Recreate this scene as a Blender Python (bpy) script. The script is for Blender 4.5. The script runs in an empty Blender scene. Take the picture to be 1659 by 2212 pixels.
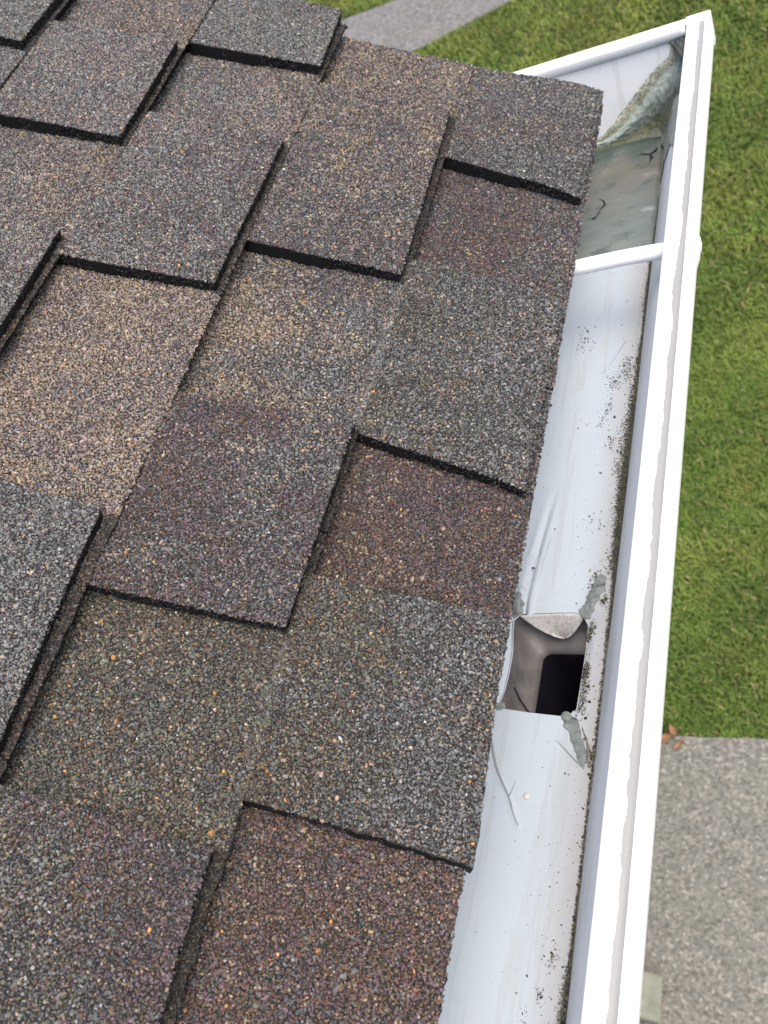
import bpy, math, random
import numpy as np
from mathutils import Matrix, Vector
scene = bpy.context.scene
COL = scene.collection
rng = np.random.default_rng(7)
random.seed(7)

# ------------------------------------------------------------------ camera, world, sun, exposure
PITCH = math.radians(30.0)
R = [[0.8745242915, 0.2291693082, -0.4274209771], [-0.0629487778, -0.8202212392, -0.5685723966], [-0.4808791063, 0.5241360004, -0.7028774703]]
cd = bpy.data.cameras.new("camera"); cam = bpy.data.objects.new("camera", cd); COL.objects.link(cam)
r0, r1, r2 = [Vector(a) for a in R]
M = Matrix((r0, -r1, -r2)).transposed().to_4x4(); M.translation = Vector((0.2237437, 0.0, 0.5085174))
cam.matrix_world = M
cd.sensor_fit = 'VERTICAL'; cd.sensor_height = 32.0; cd.lens = 32.0 * 1996.15 / 2212.0
cd.clip_start = 0.01; cd.clip_end = 300
cd.dof.use_dof = True; cd.dof.focus_distance = 0.66; cd.dof.aperture_fstop = 11.5
scene.camera = cam

SUN_EL, SUN_AZ = math.radians(66), math.radians(104)      # azimuth from +Y towards +X
w = bpy.data.worlds.new("World"); scene.world = w; w.use_nodes = True
nt = w.node_tree; bg = nt.nodes['Background']
sky = nt.nodes.new('ShaderNodeTexSky'); sky.sky_type = 'NISHITA'; sky.sun_disc = False
sky.sun_elevation = SUN_EL; sky.sun_rotation = SUN_AZ; sky.air_density = 1.0; sky.dust_density = 6.0; sky.ozone_density = 1.0
nt.links.new(sky.outputs[0], bg.inputs[0]); bg.inputs[1].default_value = 0.15
sd = bpy.data.lights.new("sun", 'SUN'); sd.energy = 1.1; sd.angle = math.radians(60); sd.color = (1, 0.96, 0.9)
so = bpy.data.objects.new("sun", sd); COL.objects.link(so)
sv = Vector((math.sin(SUN_AZ) * math.cos(SUN_EL), math.cos(SUN_AZ) * math.cos(SUN_EL), math.sin(SUN_EL)))
so.rotation_euler = sv.to_track_quat('Z', 'Y').to_euler(); so.location = sv * 20
scene.view_settings.view_transform = 'Standard'; scene.view_settings.look = 'None'
scene.view_settings.exposure = 0.92; scene.view_settings.gamma = 1.0

# ------------------------------------------------------------------ helpers
def tag(o, label=None, cat=None, group=None, kind=None):
    if label: o['label'] = label
    if cat: o['category'] = cat
    if group: o['group'] = group
    if kind: o['kind'] = kind
    return o
def empty(name, loc=(0, 0, 0)):
    o = bpy.data.objects.new(name, None); COL.objects.link(o); o.location = loc; o.empty_display_size = .05
    return o
def link(name, me, mats, parent=None, smooth=False):
    o = bpy.data.objects.new(name, me); COL.objects.link(o)
    for m in (mats if isinstance(mats, (list, tuple)) else [mats]): me.materials.append(m)
    if parent:
        o.parent = parent
        o.matrix_parent_inverse = Matrix.Translation(-wloc(parent))
    if smooth: me.polygons.foreach_set('use_smooth', np.ones(len(me.polygons), bool))
    return o
def wloc(o):      # parts sit at the world origin; only the top-level empties are moved
    return o.location.copy() if o.parent is None else Vector((0, 0, 0))
class MB:
    """collects geometry as arrays; builds ONE mesh"""
    def __init__(s): s.v = []; s.f = []; s.m = []; s.c = []; s.n = 0
    def add(s, v, f, mat=0, col=None):
        v = np.asarray(v, np.float32).reshape(-1, 3); f = np.asarray(f, np.int64)
        s.v.append(v); s.f.append(f + s.n); s.m.append(np.full(len(f), mat, np.int32) if np.isscalar(mat) else np.asarray(mat, np.int32))
        c = np.ones((len(v), 4), np.float32)
        if col is not None: c[:, :3] = col
        s.c.append(c); s.n += len(v)
    def build(s, name, mats, parent=None, smooth=False):
        me = bpy.data.meshes.new(name)
        v = np.concatenate(s.v); me.vertices.add(len(v)); me.vertices.foreach_set('co', v.ravel())
        lens = np.concatenate([np.full(len(f), f.shape[1], np.int32) for f in s.f])
        loops = np.concatenate([f.ravel() for f in s.f]).astype(np.int32)
        me.loops.add(len(loops)); me.loops.foreach_set('vertex_index', loops)
        me.polygons.add(len(lens)); st = np.zeros(len(lens), np.int32); st[1:] = np.cumsum(lens)[:-1]
        me.polygons.foreach_set('loop_start', st); me.polygons.foreach_set('loop_total', lens)
        me.polygons.foreach_set('material_index', np.concatenate(s.m))
        me.update(calc_edges=True)
        a = me.color_attributes.new('Col', 'FLOAT_COLOR', 'POINT'); a.data.foreach_set('color', np.concatenate(s.c).ravel())
        if not smooth: me.polygons.foreach_set('use_smooth', np.zeros(len(lens), bool))
        return link(name, me, mats, parent, smooth)
    def grid(s, P, mat=0, flip=False, closed=False):
        P = np.asarray(P); a, b = P.shape[:2]; i = np.arange(a * b).reshape(a, b)
        if closed: i = np.concatenate([i, i[:, :1]], 1)
        f = np.stack([i[:-1, :-1], i[1:, :-1], i[1:, 1:], i[:-1, 1:]], -1).reshape(-1, 4)
        if flip: f = f[:, ::-1]
        s.add(P.reshape(-1, 3), f, mat)
    def box(s, x0, x1, y0, y1, z0, z1, mat=0):
        v = [(x, y, z) for x in (x0, x1) for y in (y0, y1) for z in (z0, z1)]
        s.add(v, [(0, 1, 3, 2), (4, 6, 7, 5), (0, 4, 5, 1), (2, 3, 7, 6), (0, 2, 6, 4), (1, 5, 7, 3)], mat)
    def tube(s, pts, rad, seg=12, mat=0, flat=1.0, caps=True):
        pts = np.asarray(pts, float); n = len(pts); rad = np.broadcast_to(rad, n)
        t = np.gradient(pts, axis=0); t /= np.linalg.norm(t, axis=1)[:, None] + 1e-12
        up = np.array([0, 0, 1.]) if abs(t[:, 2]).mean() < .8 else np.array([1., 0, 0])
        a = np.cross(t, up); a /= np.linalg.norm(a, axis=1)[:, None]; b = np.cross(a, t)
        th = np.linspace(0, 2 * np.pi, seg, endpoint=False)
        P = pts[:, None] + rad[:, None, None] * (np.cos(th)[None, :, None] * a[:, None] + flat * np.sin(th)[None, :, None] * b[:, None])
        n0 = s.n; s.grid(P, mat, closed=True)
        if caps:
            s.v.append(np.zeros((0, 3), np.float32)); s.c.append(np.zeros((0, 4), np.float32))
            for k in (0, n - 1):
                idx = np.arange(seg) + n0 + k * seg
                s.f.append((idx[::-1] if k else idx)[None, :]); s.m.append(np.array([mat], np.int32))
def vnoise(x, y, seed=0):
    """smooth value noise 0..1"""
    x = np.asarray(x, float); y = np.asarray(y, float)
    xi = np.floor(x).astype(np.int64); yi = np.floor(y).astype(np.int64); fx = x - xi; fy = y - yi
    fx = fx * fx * (3 - 2 * fx); fy = fy * fy * (3 - 2 * fy)
    def h(a, b):
        k = (a * 374761393 + b * 668265263 + seed * 974711) & 0xffffffff
        k = ((k ^ (k >> 13)) * 1274126177) & 0xffffffff
        return ((k ^ (k >> 16)) & 0xffff) / 65535.0
    return (h(xi, yi) * (1 - fx) + h(xi + 1, yi) * fx) * (1 - fy) + (h(xi, yi + 1) * (1 - fx) + h(xi + 1, yi + 1) * fx) * fy

# ------------------------------------------------------------------ materials
def mat(name, base=(.5, .5, .5), rough=.6, spec=.5, metal=0.0):
    m = bpy.data.materials.new(name); m.use_nodes = True
    b = m.node_tree.nodes['Principled BSDF']
    b.inputs['Base Color'].default_value = (*base, 1); b.inputs['Roughness'].default_value = rough
    b.inputs['Specular IOR Level'].default_value = spec; b.inputs['Metallic'].default_value = metal
    return m
def N(m, t, **kw):
    n = m.node_tree.nodes.new(t)
    for k, v in kw.items():
        if k in n.inputs: n.inputs[k].default_value = v
        else: setattr(n, k, v)
    return n
def L(m, a, b): m.node_tree.links.new(a, b)
def B(m): return m.node_tree.nodes['Principled BSDF']
def ramp(m, fac, stops, interp='LINEAR'):
    r = m.node_tree.nodes.new('ShaderNodeValToRGB'); r.color_ramp.interpolation = interp
    e = r.color_ramp.elements
    while len(e) < len(stops): e.new(.5)
    for el, (p, c) in zip(e, stops): el.position = p; el.color = (*c, 1) if len(c) == 3 else c
    L(m, fac, r.inputs[0]); return r.outputs[0]
def math_(m, op, a, b=None, clamp=False):
    n = m.node_tree.nodes.new('ShaderNodeMath'); n.operation = op; n.use_clamp = clamp
    for i, x in enumerate((a, b)):
        if x is None: continue
        if isinstance(x, (int, float)): n.inputs[i].default_value = x
        else: L(m, x, n.inputs[i])
    return n.outputs[0]
def mix(m, fac, a, b):
    n = m.node_tree.nodes.new('ShaderNodeMix'); n.data_type = 'RGBA'
    if isinstance(fac, (int, float)): n.inputs[0].default_value = fac
    else: L(m, fac, n.inputs[0])
    for i, x in ((6, a), (7, b)):
        if isinstance(x, tuple): n.inputs[i].default_value = (*x, 1)
        else: L(m, x, n.inputs[i])
    return n.outputs[2]
def objco(m, scale=None):
    t = m.node_tree.nodes.new('ShaderNodeTexCoord')
    if scale is None: return t.outputs['Object']
    mp = m.node_tree.nodes.new('ShaderNodeMapping'); mp.inputs['Scale'].default_value = scale
    L(m, t.outputs['Object'], mp.inputs[0]); return mp.outputs[0]
def noise(m, scale, detail=4, co=None, rough=.5, out=0):
    n = N(m, 'ShaderNodeTexNoise', Scale=scale, Detail=detail, Roughness=rough)
    L(m, co if co is not None else objco(m), n.inputs['Vector']); return n.outputs[out]
def bump(m, h, strength=.3, dist=.001):
    b = N(m, 'ShaderNodeBump', Strength=strength, Distance=dist); L(m, h, b.inputs['Height']); L(m, b.outputs[0], B(m).inputs['Normal'])

# granules: colour of each stone is an attribute
m_gran = mat('roof_granules', rough=.62, spec=.45)
ca = N(m_gran, 'ShaderNodeVertexColor', layer_name='Col'); L(m_gran, ca.outputs[0], B(m_gran).inputs['Base Color'])
# bed between the stones / areas without modelled stones
m_bed = mat('granule_bed', rough=.8, spec=.3)
vo = N(m_bed, 'ShaderNodeTexVoronoi', Scale=520.0); L(m_bed, objco(m_bed), vo.inputs['Vector'])
sp = N(m_bed, 'ShaderNodeSeparateColor'); L(m_bed, vo.outputs['Color'], sp.inputs[0])
L(m_bed, ramp(m_bed, sp.outputs[0], [(0, (.03, .03, .032)), (.3, (.07, .07, .075)), (.55, (.08, .055, .06)), (.75, (.10, .085, .06)), (1, (.16, .14, .12))]), B(m_bed).inputs['Base Color'])
bump(m_bed, math_(m_bed, 'SUBTRACT', 1.0, vo.outputs['Distance']), 1.0, .0012)
m_bedk = mat('fine_stones_between', rough=.75, spec=.3)
vk = N(m_bedk, 'ShaderNodeTexVoronoi', Scale=900.0); L(m_bedk, objco(m_bedk), vk.inputs['Vector'])
sk = N(m_bedk, 'ShaderNodeSeparateColor'); L(m_bedk, vk.outputs['Color'], sk.inputs[0])
L(m_bedk, ramp(m_bedk, sk.outputs[0], [(0, (.006, .006, .007)), (.45, (.018, .018, .018)), (.7, (.026, .020, .018)), (.9, (.045, .038, .03)), (1, (.08, .075, .07))]), B(m_bedk).inputs['Base Color'])
bump(m_bedk, math_(m_bedk, 'SUBTRACT', 1.0, vk.outputs['Distance']), 1.0, .0010)
m_asph = mat('cut_asphalt_edge', (.007, .007, .008), .7, .25)
bump(m_asph, noise(m_asph, 900, 3), .9, .001)

def white_paint(name, base=(.80, .80, .80), rough=.38):
    m = mat(name, base, rough, .45)
    n1 = noise(m, 9, 5, objco(m, (1, .35, 1)))
    n2 = noise(m, 260, 3)
    c = ramp(m, n1, [(.3, tuple(x * .90 for x in base)), (.7, base)])
    c = mix(m, ramp(m, n2, [(.62, (0, 0, 0)), (.8, (.35, .35, .35))]), c, (.5, .48, .45))
    L(m, c, B(m).inputs['Base Color'])
    bump(m, noise(m, 35, 3), .12, .001)
    return m
# trough: white inside with dirt staining near the front corner and grime film
m_trough = mat('gutter_inside_paint', rough=.55, spec=.3)
co = objco(m_trough); sx = N(m_trough, 'ShaderNodeSeparateXYZ'); L(m_trough, co, sx.inputs[0])
stn = noise(m_trough, 30, 6, objco(m_trough, (1, .5, 1)), .65)
film = math_(m_trough, 'ADD', math_(m_trough, 'MULTIPLY', math_(m_trough, 'SUBTRACT', sx.outputs[0], .004), 45.0), math_(m_trough, 'MULTIPLY', math_(m_trough, 'SUBTRACT', stn, .5), 1.2), True)
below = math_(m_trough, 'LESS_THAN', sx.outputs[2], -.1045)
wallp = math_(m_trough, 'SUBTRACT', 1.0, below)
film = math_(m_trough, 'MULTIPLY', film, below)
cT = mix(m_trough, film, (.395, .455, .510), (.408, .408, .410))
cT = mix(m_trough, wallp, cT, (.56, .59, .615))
# corner grime along the line where floor and front wall meet
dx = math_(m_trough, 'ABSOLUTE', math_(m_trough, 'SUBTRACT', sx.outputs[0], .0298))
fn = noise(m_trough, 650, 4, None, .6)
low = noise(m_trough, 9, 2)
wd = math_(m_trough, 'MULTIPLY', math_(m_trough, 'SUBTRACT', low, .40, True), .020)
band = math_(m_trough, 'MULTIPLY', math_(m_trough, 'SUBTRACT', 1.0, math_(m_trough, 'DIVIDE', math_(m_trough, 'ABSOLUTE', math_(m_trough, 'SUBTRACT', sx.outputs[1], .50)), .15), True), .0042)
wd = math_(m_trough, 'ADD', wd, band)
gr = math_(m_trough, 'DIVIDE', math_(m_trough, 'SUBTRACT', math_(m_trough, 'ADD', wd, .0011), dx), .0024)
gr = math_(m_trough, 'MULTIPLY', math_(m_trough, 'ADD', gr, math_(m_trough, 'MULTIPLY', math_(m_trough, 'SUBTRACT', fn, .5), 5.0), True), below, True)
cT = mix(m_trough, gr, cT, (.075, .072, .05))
sp2 = math_(m_trough, 'GREATER_THAN', noise(m_trough, 420, 2), .73)
cT = mix(m_trough, math_(m_trough, 'MULTIPLY', sp2, .5), cT, (.25, .25, .24))
wl = noise(m_trough, 11, 7, objco(m_trough, (5, .35, 1)), .7)
wlm = ramp(m_trough, wl, [(.56, (0, 0, 0)), (.60, (.22, .22, .22)), (.66, (.05, .05, .05))])
cT = mix(m_trough, wlm, cT, (.27, .26, .23))
L(m_trough, cT, B(m_trough).inputs['Base Color'])
bump(m_trough, noise(m_trough, 22, 3, objco(m_trough, (1, .3, 1))), .10, .002)
m_white = white_paint('white_gutter_paint', (.93, .93, .93), .35)
# lip: chalky white with an irregular bare grey streak
m_lip = mat('lip_paint', rough=.4, spec=.4)
co = objco(m_lip); sx = N(m_lip, 'ShaderNodeSeparateXYZ'); L(m_lip, co, sx.inputs[0])
cy = N(m_lip, 'ShaderNodeCombineXYZ'); L(m_lip, sx.outputs[1], cy.inputs[1])
ed = math_(m_lip, 'ADD', math_(m_lip, 'MULTIPLY', noise(m_lip, 14, 2, cy.outputs[0]), .0085), math_(m_lip, 'MULTIPLY', noise(m_lip, 120, 3, co), .0034))
leftx = math_(m_lip, 'ADD', ed, .0738)
k = math_(m_lip, 'MULTIPLY', math_(m_lip, 'GREATER_THAN', sx.outputs[0], leftx), math_(m_lip, 'LESS_THAN', sx.outputs[0], .0856))
k2 = math_(m_lip, 'GREATER_THAN', noise(m_lip, 210, 4), .70)
k = math_(m_lip, 'MAXIMUM', k, math_(m_lip, 'MULTIPLY', k2, .5))
L(m_lip, mix(m_lip, k, (.92, .92, .92), (.265, .27, .262)), B(m_lip).inputs['Base Color'])
bump(m_lip, noise(m_lip, 120, 4), .1, .001)
# sealant
def sealant(name, stops, sc=60, bmp=.6, vc=False):
    m = mat(name, rough=.5, spec=.4)
    cc = ramp(m, noise(m, sc, 6, objco(m, (.6, 1, 1)), .65), stops)
    if vc:
        q = N(m, 'ShaderNodeVertexColor', layer_name='Col'); mm = m.node_tree.nodes.new('ShaderNodeMix'); mm.data_type = 'RGBA'; mm.blend_type = 'MULTIPLY'; mm.inputs[0].default_value = 1
        L(m, cc, mm.inputs[6]); L(m, q.outputs[0], mm.inputs[7]); cc = mm.outputs[2]
    L(m, cc, B(m).inputs['Base Color'])
    bump(m, noise(m, sc * 1.6, 5, objco(m, (.45, 1, 1))), bmp, .003); return m
m_seal = sealant('grey_green_sealant', [(.3, (.40, .42, .38)), (.45, (.95, 1, .98)), (.58, (1.05, 1.02, .98)), (.75, (1.9, 1.95, 2.0))], 45, .6, True)
m_seal2 = sealant('dirty_sealant', [(.3, (.45, .48, .42)), (.45, (.9, .95, .9)), (.6, (1.0, .98, .85)), (.75, (1.5, 1.5, 1.45))], 70, .5, True)
m_bead = sealant('sealant_bead', [(.33, (.07, .075, .065)), (.43, (.15, .175, .17)), (.6, (.20, .23, .225)), (.72, (.27, .295, .29)), (.82, (.13, .13, .10))], 150, .35)
m_strand = mat('dry_sealant_strand', (.22, .25, .26), .5)
m_outlet = mat('outlet_metal', rough=.55)
L(m_outlet, ramp(m_outlet, noise(m_outlet, 45, 5), [(.3, (.070, .068, .070)), (.6, (.16, .155, .155)), (.8, (.22, .208, .202))]), B(m_outlet).inputs['Base Color'])
m_dark = mat('downspout_inside', (.012, .010, .022), .6, .3)
m_dirtywhite = mat('dirty_flap_paint', rough=.6)
L(m_dirtywhite, ramp(m_dirtywhite, noise(m_dirtywhite, 380, 5, None, .7), [(.30, (.12, .115, .11)), (.42, (.40, .395, .39)), (.7, (.58, .58, .58))]), B(m_dirtywhite).inputs['Base Color'])
m_moss = mat('mossy_dirt', rough=.8)
L(m_moss, ramp(m_moss, noise(m_moss, 420, 4, None, .7), [(.35, (.05, .05, .035)), (.5, (.16, .15, .12)), (.7, (.36, .36, .34))]), B(m_moss).inputs['Base Color'])
m_grit = mat('grit', rough=.8, spec=.3)
ca = N(m_grit, 'ShaderNodeVertexColor', layer_name='Col'); L(m_grit, ca.outputs[0], B(m_grit).inputs['Base Color'])
m_blade = mat('grass_blade', rough=.55, spec=.3)
ca = N(m_blade, 'ShaderNodeVertexColor', layer_name='Col'); L(m_blade, ca.outputs[0], B(m_blade).inputs['Base Color'])
m_lawn = mat('lawn_turf', rough=.9, spec=.1)
a1 = noise(m_lawn, 1.3, 6); a2 = noise(m_lawn, 60, 5)
cl = ramp(m_lawn, a2, [(.3, (.018, .035, .008)), (.55, (.045, .085, .018)), (.75, (.10, .13, .03))])
cl = mix(m_lawn, ramp(m_lawn, a1, [(.5, (0, 0, 0)), (.7, (.5, .5, .5))]), cl, (.16, .14, .05)); L(m_lawn, cl, B(m_lawn).inputs['Base Color'])
bump(m_lawn, a2, 1, .02)
def concrete(name, tint, sc=55):
    m = mat(name, rough=.85, spec=.25)
    v = N(m, 'ShaderNodeTexVoronoi', Scale=float(sc) * 2.3); L(m, objco(m), v.inputs['Vector'])
    s = N(m, 'ShaderNodeSeparateColor'); L(m, v.outputs['Color'], s.inputs[0])
    c = ramp(m, s.outputs[0], [(0, tuple(x * .35 for x in tint)), (.4, tuple(x * .8 for x in tint)), (.75, tint), (.93, (tint[0] * 1.5, tint[1] * 1.35, tint[2] * 1.3)), (1, tuple(min(1, x * 2.0) for x in tint))])
    c2 = ramp(m, noise(m, sc * 1.1, 6, None, .7), [(.32, tuple(x * .35 for x in tint)), (.5, tint), (.68, tuple(x * 1.9 for x in tint))])
    c = mix(m, .32, c, c2)
    g = ramp(m, noise(m, 3.5, 5), [(.4, (0, 0, 0)), (.7, (.35, .35, .35))])
    c = mix(m, g, c, mix(m, .4, c, (.15, .16, .09)))
    L(m, c, B(m).inputs['Base Color']); bump(m, noise(m, sc * 2, 5), .7, .006); return m
m_slab = concrete('exposed_aggregate_concrete', (.180, .178, .155))
m_path = concrete('path_concrete', (.16, .155, .155), 30)
m_wall = white_paint('wall_paint', (.55, .52, .45), .6)
m_trim = white_paint('trim_paint', (.75, .74, .72), .5)
m_spout = mat('downspout_paint', rough=.45)
L(m_spout, ramp(m_spout, noise(m_spout, 25, 4), [(.3, (.17, .18, .14)), (.7, (.25, .25, .20))]), B(m_spout).inputs['Base Color'])
m_leaf = mat('dry_leaf', rough=.7)
L(m_leaf, ramp(m_leaf, noise(m_leaf, 90, 4), [(.3, (.13, .06, .03)), (.7, (.27, .15, .075))]), B(m_leaf).inputs['Base Color'])
m_wood = mat('roof_sheathing', rough=.8)
L(m_wood, ramp(m_wood, noise(m_wood, 12, 5, objco(m_wood, (1, .1, 1))), [(.3, (.16, .10, .055)), (.7, (.28, .19, .11))]), B(m_wood).inputs['Base Color'])

# ------------------------------------------------------------------ setting: ground
ZG = -2.6
def sheet(name, pts, z, m, kind='structure', thick=0):
    b = MB(); n = len(pts); P = [(x, y, z) for x, y in pts]
    b.add(P, [list(range(n))])
    if thick:
        Q = [(x, y, z - thick) for x, y in pts]
        b.add(P + Q, [(i, i + n, (i + 1) % n + n, (i + 1) % n) for i in range(n)])
    return tag(b.build(name, m), kind=kind)
sheet('lawn', [(-60, -60), (60, -60), (60, 60), (-60, 60)], ZG, m_lawn)
EDGE = lambda x: 1.255 + .012 * math.sin(x * 5 + 1) - .02 * x
sl_pts = [(-.72, -4), (3, -4)] + [(3 - i * 3.72 / 30, EDGE(3 - i * 3.72 / 30)) for i in range(31)]
sheet('driveway', sl_pts, ZG + .035, m_slab, thick=.06)
sheet('path', [(-9, 5.2), (-2.66, 6.77), (-2.02, 7.0), (4, 9.2), (4, 10.2), (-2.0, 7.74), (-9, 7.7)], ZG + .012, m_path, thick=.03)

# ------------------------------------------------------------------ grass blades (one uncountable mass)
def grass():
    Ps = []
    for (x0, x1, y0, y1, dens, hh, ww) in ((-1.9, .55, 1.24, 3.2, 26000, .042, .0042), (-3.2, .6, 3.2, 5.4, 11000, .05, .006), (-4.8, .7, 5.4, 8.6, 5500, .055, .009)):
        n = int((x1 - x0) * (y1 - y0) * dens)
        x = rng.uniform(x0, x1, n); y = rng.uniform(y0, y1, n)
        Ps.append(np.stack([x, y, rng.uniform(.5, 1.1, n) * hh, rng.uniform(.6, 1.2, n) * ww], 1))
    P = np.concatenate(Ps); x, y = P[:, 0], P[:, 1]
    nearp = 6.77 + (x + 2.66) * .365; farp = np.where(x > -2, 7.74 + (x + 2) * .41, 7.72)
    e = 1.250 + .012 * np.sin(x * 5 + 1) - .02 * x + .022 * (vnoise(x * 22, 3, 4) - .5)
    keep = (y > e) & ~((y > nearp - .02) & (y < farp + .02)); P = P[keep]; x, y = P[:, 0], P[:, 1]; n = len(P)
    az = rng.uniform(0, 2 * np.pi, n); lean = rng.uniform(.2, 1.1, n)
    d = np.stack([np.cos(az), np.sin(az), np.zeros(n)], 1); s = np.stack([-d[:, 1], d[:, 0], d[:, 2]], 1)
    h = P[:, 2:3]; wd = P[:, 3:4]; b = np.stack([x, y, np.full(n, ZG - .004)], 1)
    mid = b + d * h * .35 * lean[:, None] + np.array([0, 0, 1]) * h * .6
    tip = b + d * h * .95 * lean[:, None] + np.array([0, 0, 1]) * h * (1 - .35 * lean[:, None])
    V = np.stack([b - s * wd / 2, b + s * wd / 2, mid + s * wd * .42, mid - s * wd * .42, tip], 1)
    i = np.arange(n)[:, None] * 5
    q = i + np.array([[0, 1, 2, 3]]); t = i + np.array([[3, 2, 4]])
    big = vnoise(x * 1.7, y * 1.7, 3); med = vnoise(x * 7, y * 7, 5); fine = vnoise(x * 25, y * 25, 9)
    yel = np.clip((.45 * big + .55 * med - .40) * 1.8 + .07 * (y - 3.2), 0, .8) * rng.uniform(.4, 1, n)
    dk = np.clip(1.22 - .42 * vnoise(x * 4 + 9, y * 4, 8) - .40 * fine, .45, 1.2)
    g1 = np.array([.128, .200, .034]); g2 = np.array([.235, .240, .050])
    c = (g1[None] * (1 - yel[:, None]) + g2[None] * yel[:, None]) * dk[:, None] * rng.uniform(.78, 1.28, n)[:, None]
    straw = rng.random(n) < .05; c[straw] = np.array([.32, .26, .12]) * rng.uniform(.6, 1.2, straw.sum())[:, None]
    mb = MB(); mb.add(V.reshape(-1, 3), q, 0, np.repeat(c, 5, 0))
    mb.f.append(t); mb.m.append(np.zeros(n, np.int32)); mb.v.append(np.zeros((0, 3), np.float32)); mb.c.append(np.zeros((0, 4), np.float32))
    o = mb.build('grass', m_blade)
    tag(o, 'short mown green lawn grass with yellowish patches beyond the gutter', 'grass', kind='stuff')
grass()

# ------------------------------------------------------------------ roof
E_ = .143; TT = .0104; TB = .003; DROP = .0122
nrm = np.array([math.sin(PITCH), 0, math.cos(PITCH)]); sl = np.array([math.cos(PITCH), 0, -math.sin(PITCH)])
def RP(u, v, h):
    u, v, h = np.broadcast_arrays(np.asarray(u, float), v, h)
    return np.array([0, 1., 0]) * u[..., None] - sl * v[..., None] + nrm * h[..., None]
def htop(k, u, v):
    """height of course k's tab tops over the reference plane"""
    s_ = (v - (k - 1) * E_) / E_
    h = -DROP * s_ + .0009 * (vnoise(u * 22 + k * 7, v * 22, 2) - .5) + .0036 * (vnoise(u * 7 + k * 3, v * 5, 6) - .5) * np.clip(1 - s_, 0, 1)
    h = h - .0058 * np.clip((.055 - v) / .055, 0, 1) ** 2 if k == 1 else h
    h = h - .004 * np.clip((u - .80) / .095, 0, 1) ** 2 * (k < 2)
    return h
PAL = {'gl': (.150, .152, .150), 'g': (.082, .085, .085), 'gd': (.030, .032, .034), 'p': (.082, .056, .066), 'b': (.082, .055, .036), 't': (.215, .168, .115),
       'o': (.084, .086, .058), 'r': (.100, .050, .036), 'or': (.36, .17, .055), 'w': (.30, .29, .26), 'tp': (.190, .148, .132)}
KEYS = list(PAL); PC = np.array([PAL[k] for k in KEYS])
def MX(**kw):
    a = np.zeros(len(KEYS))
    for k, v in kw.items(): a[KEYS.index(k)] = v
    a[KEYS.index('w')] += .0025; a[KEYS.index('or')] += .0025
    return a / a.sum()
G = MX(g=.50, gl=.22, gd=.16, p=.06, t=.05, b=.03); GL = MX(g=.42, gl=.42, gd=.08, p=.06, t=.04)
GP = MX(g=.36, gl=.12, gd=.14, p=.22, b=.07, t=.09); PD = MX(p=.34, gd=.20, g=.18, b=.22, t=.03, r=.04)
T_ = MX(t=.52, tp=.08, g=.13, gl=.10, p=.08, b=.10, o=.03); TP = MX(t=.34, tp=.26, gl=.1, g=.13, p=.13, b=.05)
OL = MX(o=.30, b=.26, g=.20, gd=.14, t=.06, gl=.02); RB = MX(r=.14, b=.34, p=.24, g=.12, gd=.09, t=.08)
RP2 = MX(r=.05, b=.18, p=.40, g=.15, gd=.18, t=.04); OG = MX(o=.16, g=.34, gd=.20, b=.14, gl=.12, t=.06)
GPL = MX(g=.34, gl=.28, p=.16, tp=.12, t=.08, gd=.05)
TM = T_ * .5 + GP * .5
OL[KEYS.index('or')] = .007; RB[KEYS.index('or')] = .005; OL /= OL.sum(); RB /= RB.sum()
# unit stone
phi = (1 + 5 ** .5) / 2
ICO = np.array([(-1, phi, 0), (1, phi, 0), (-1, -phi, 0), (1, -phi, 0), (0, -1, phi), (0, 1, phi), (0, -1, -phi), (0, 1, -phi), (phi, 0, -1), (phi, 0, 1), (-phi, 0, -1), (-phi, 0, 1)], float)
ICO /= np.linalg.norm(ICO[0])
ICF = np.array([(0, 11, 5), (0, 5, 1), (0, 1, 7), (0, 7, 10), (0, 10, 11), (1, 5, 9), (5, 11, 4), (11, 10, 2), (10, 7, 6), (7, 1, 8), (3, 9, 4), (3, 4, 2), (3, 2, 6), (3, 6, 8), (3, 8, 9), (4, 9, 5), (2, 4, 11), (6, 2, 10), (8, 6, 7), (9, 8, 1)])
def stones(mb, P, rad, col, normal, mi, flat=.74):
    n = len(P)
    if n == 0: return
    normal = np.asarray(normal, float); a = np.cross(normal, [0, 1., 0.01]); a /= np.linalg.norm(a); b = np.cross(normal, a)
    th = rng.uniform(0, 2 * np.pi, n); tx, ty = rng.normal(0, .28, (2, n))
    v = ICO[None] * rng.uniform(.70, 1.22, (n, 12, 1)) * np.stack([rng.uniform(.85, 1.3, n), rng.uniform(.65, 1.0, n), rng.uniform(.75, 1.2, n) * flat], 1)[:, None]
    x, y, z = v[..., 0], v[..., 1], v[..., 2]
    z, x = z + x * tx[:, None], x - z * tx[:, None]; z, y = z + y * ty[:, None], y - z * ty[:, None]
    c, s = np.cos(th)[:, None], np.sin(th)[:, None]; x, y = x * c - y * s, x * s + y * c
    V = P[:, None] + rad[:, None, None] * (x[..., None] * a + y[..., None] * b + z[..., None] * normal)
    F = (np.arange(n)[:, None, None] * 12 + ICF[None]).reshape(-1, 3)
    mb.add(V.reshape(-1, 3), F, mi, np.repeat(col, 12, 0))
PITCHG = .00162
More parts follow.
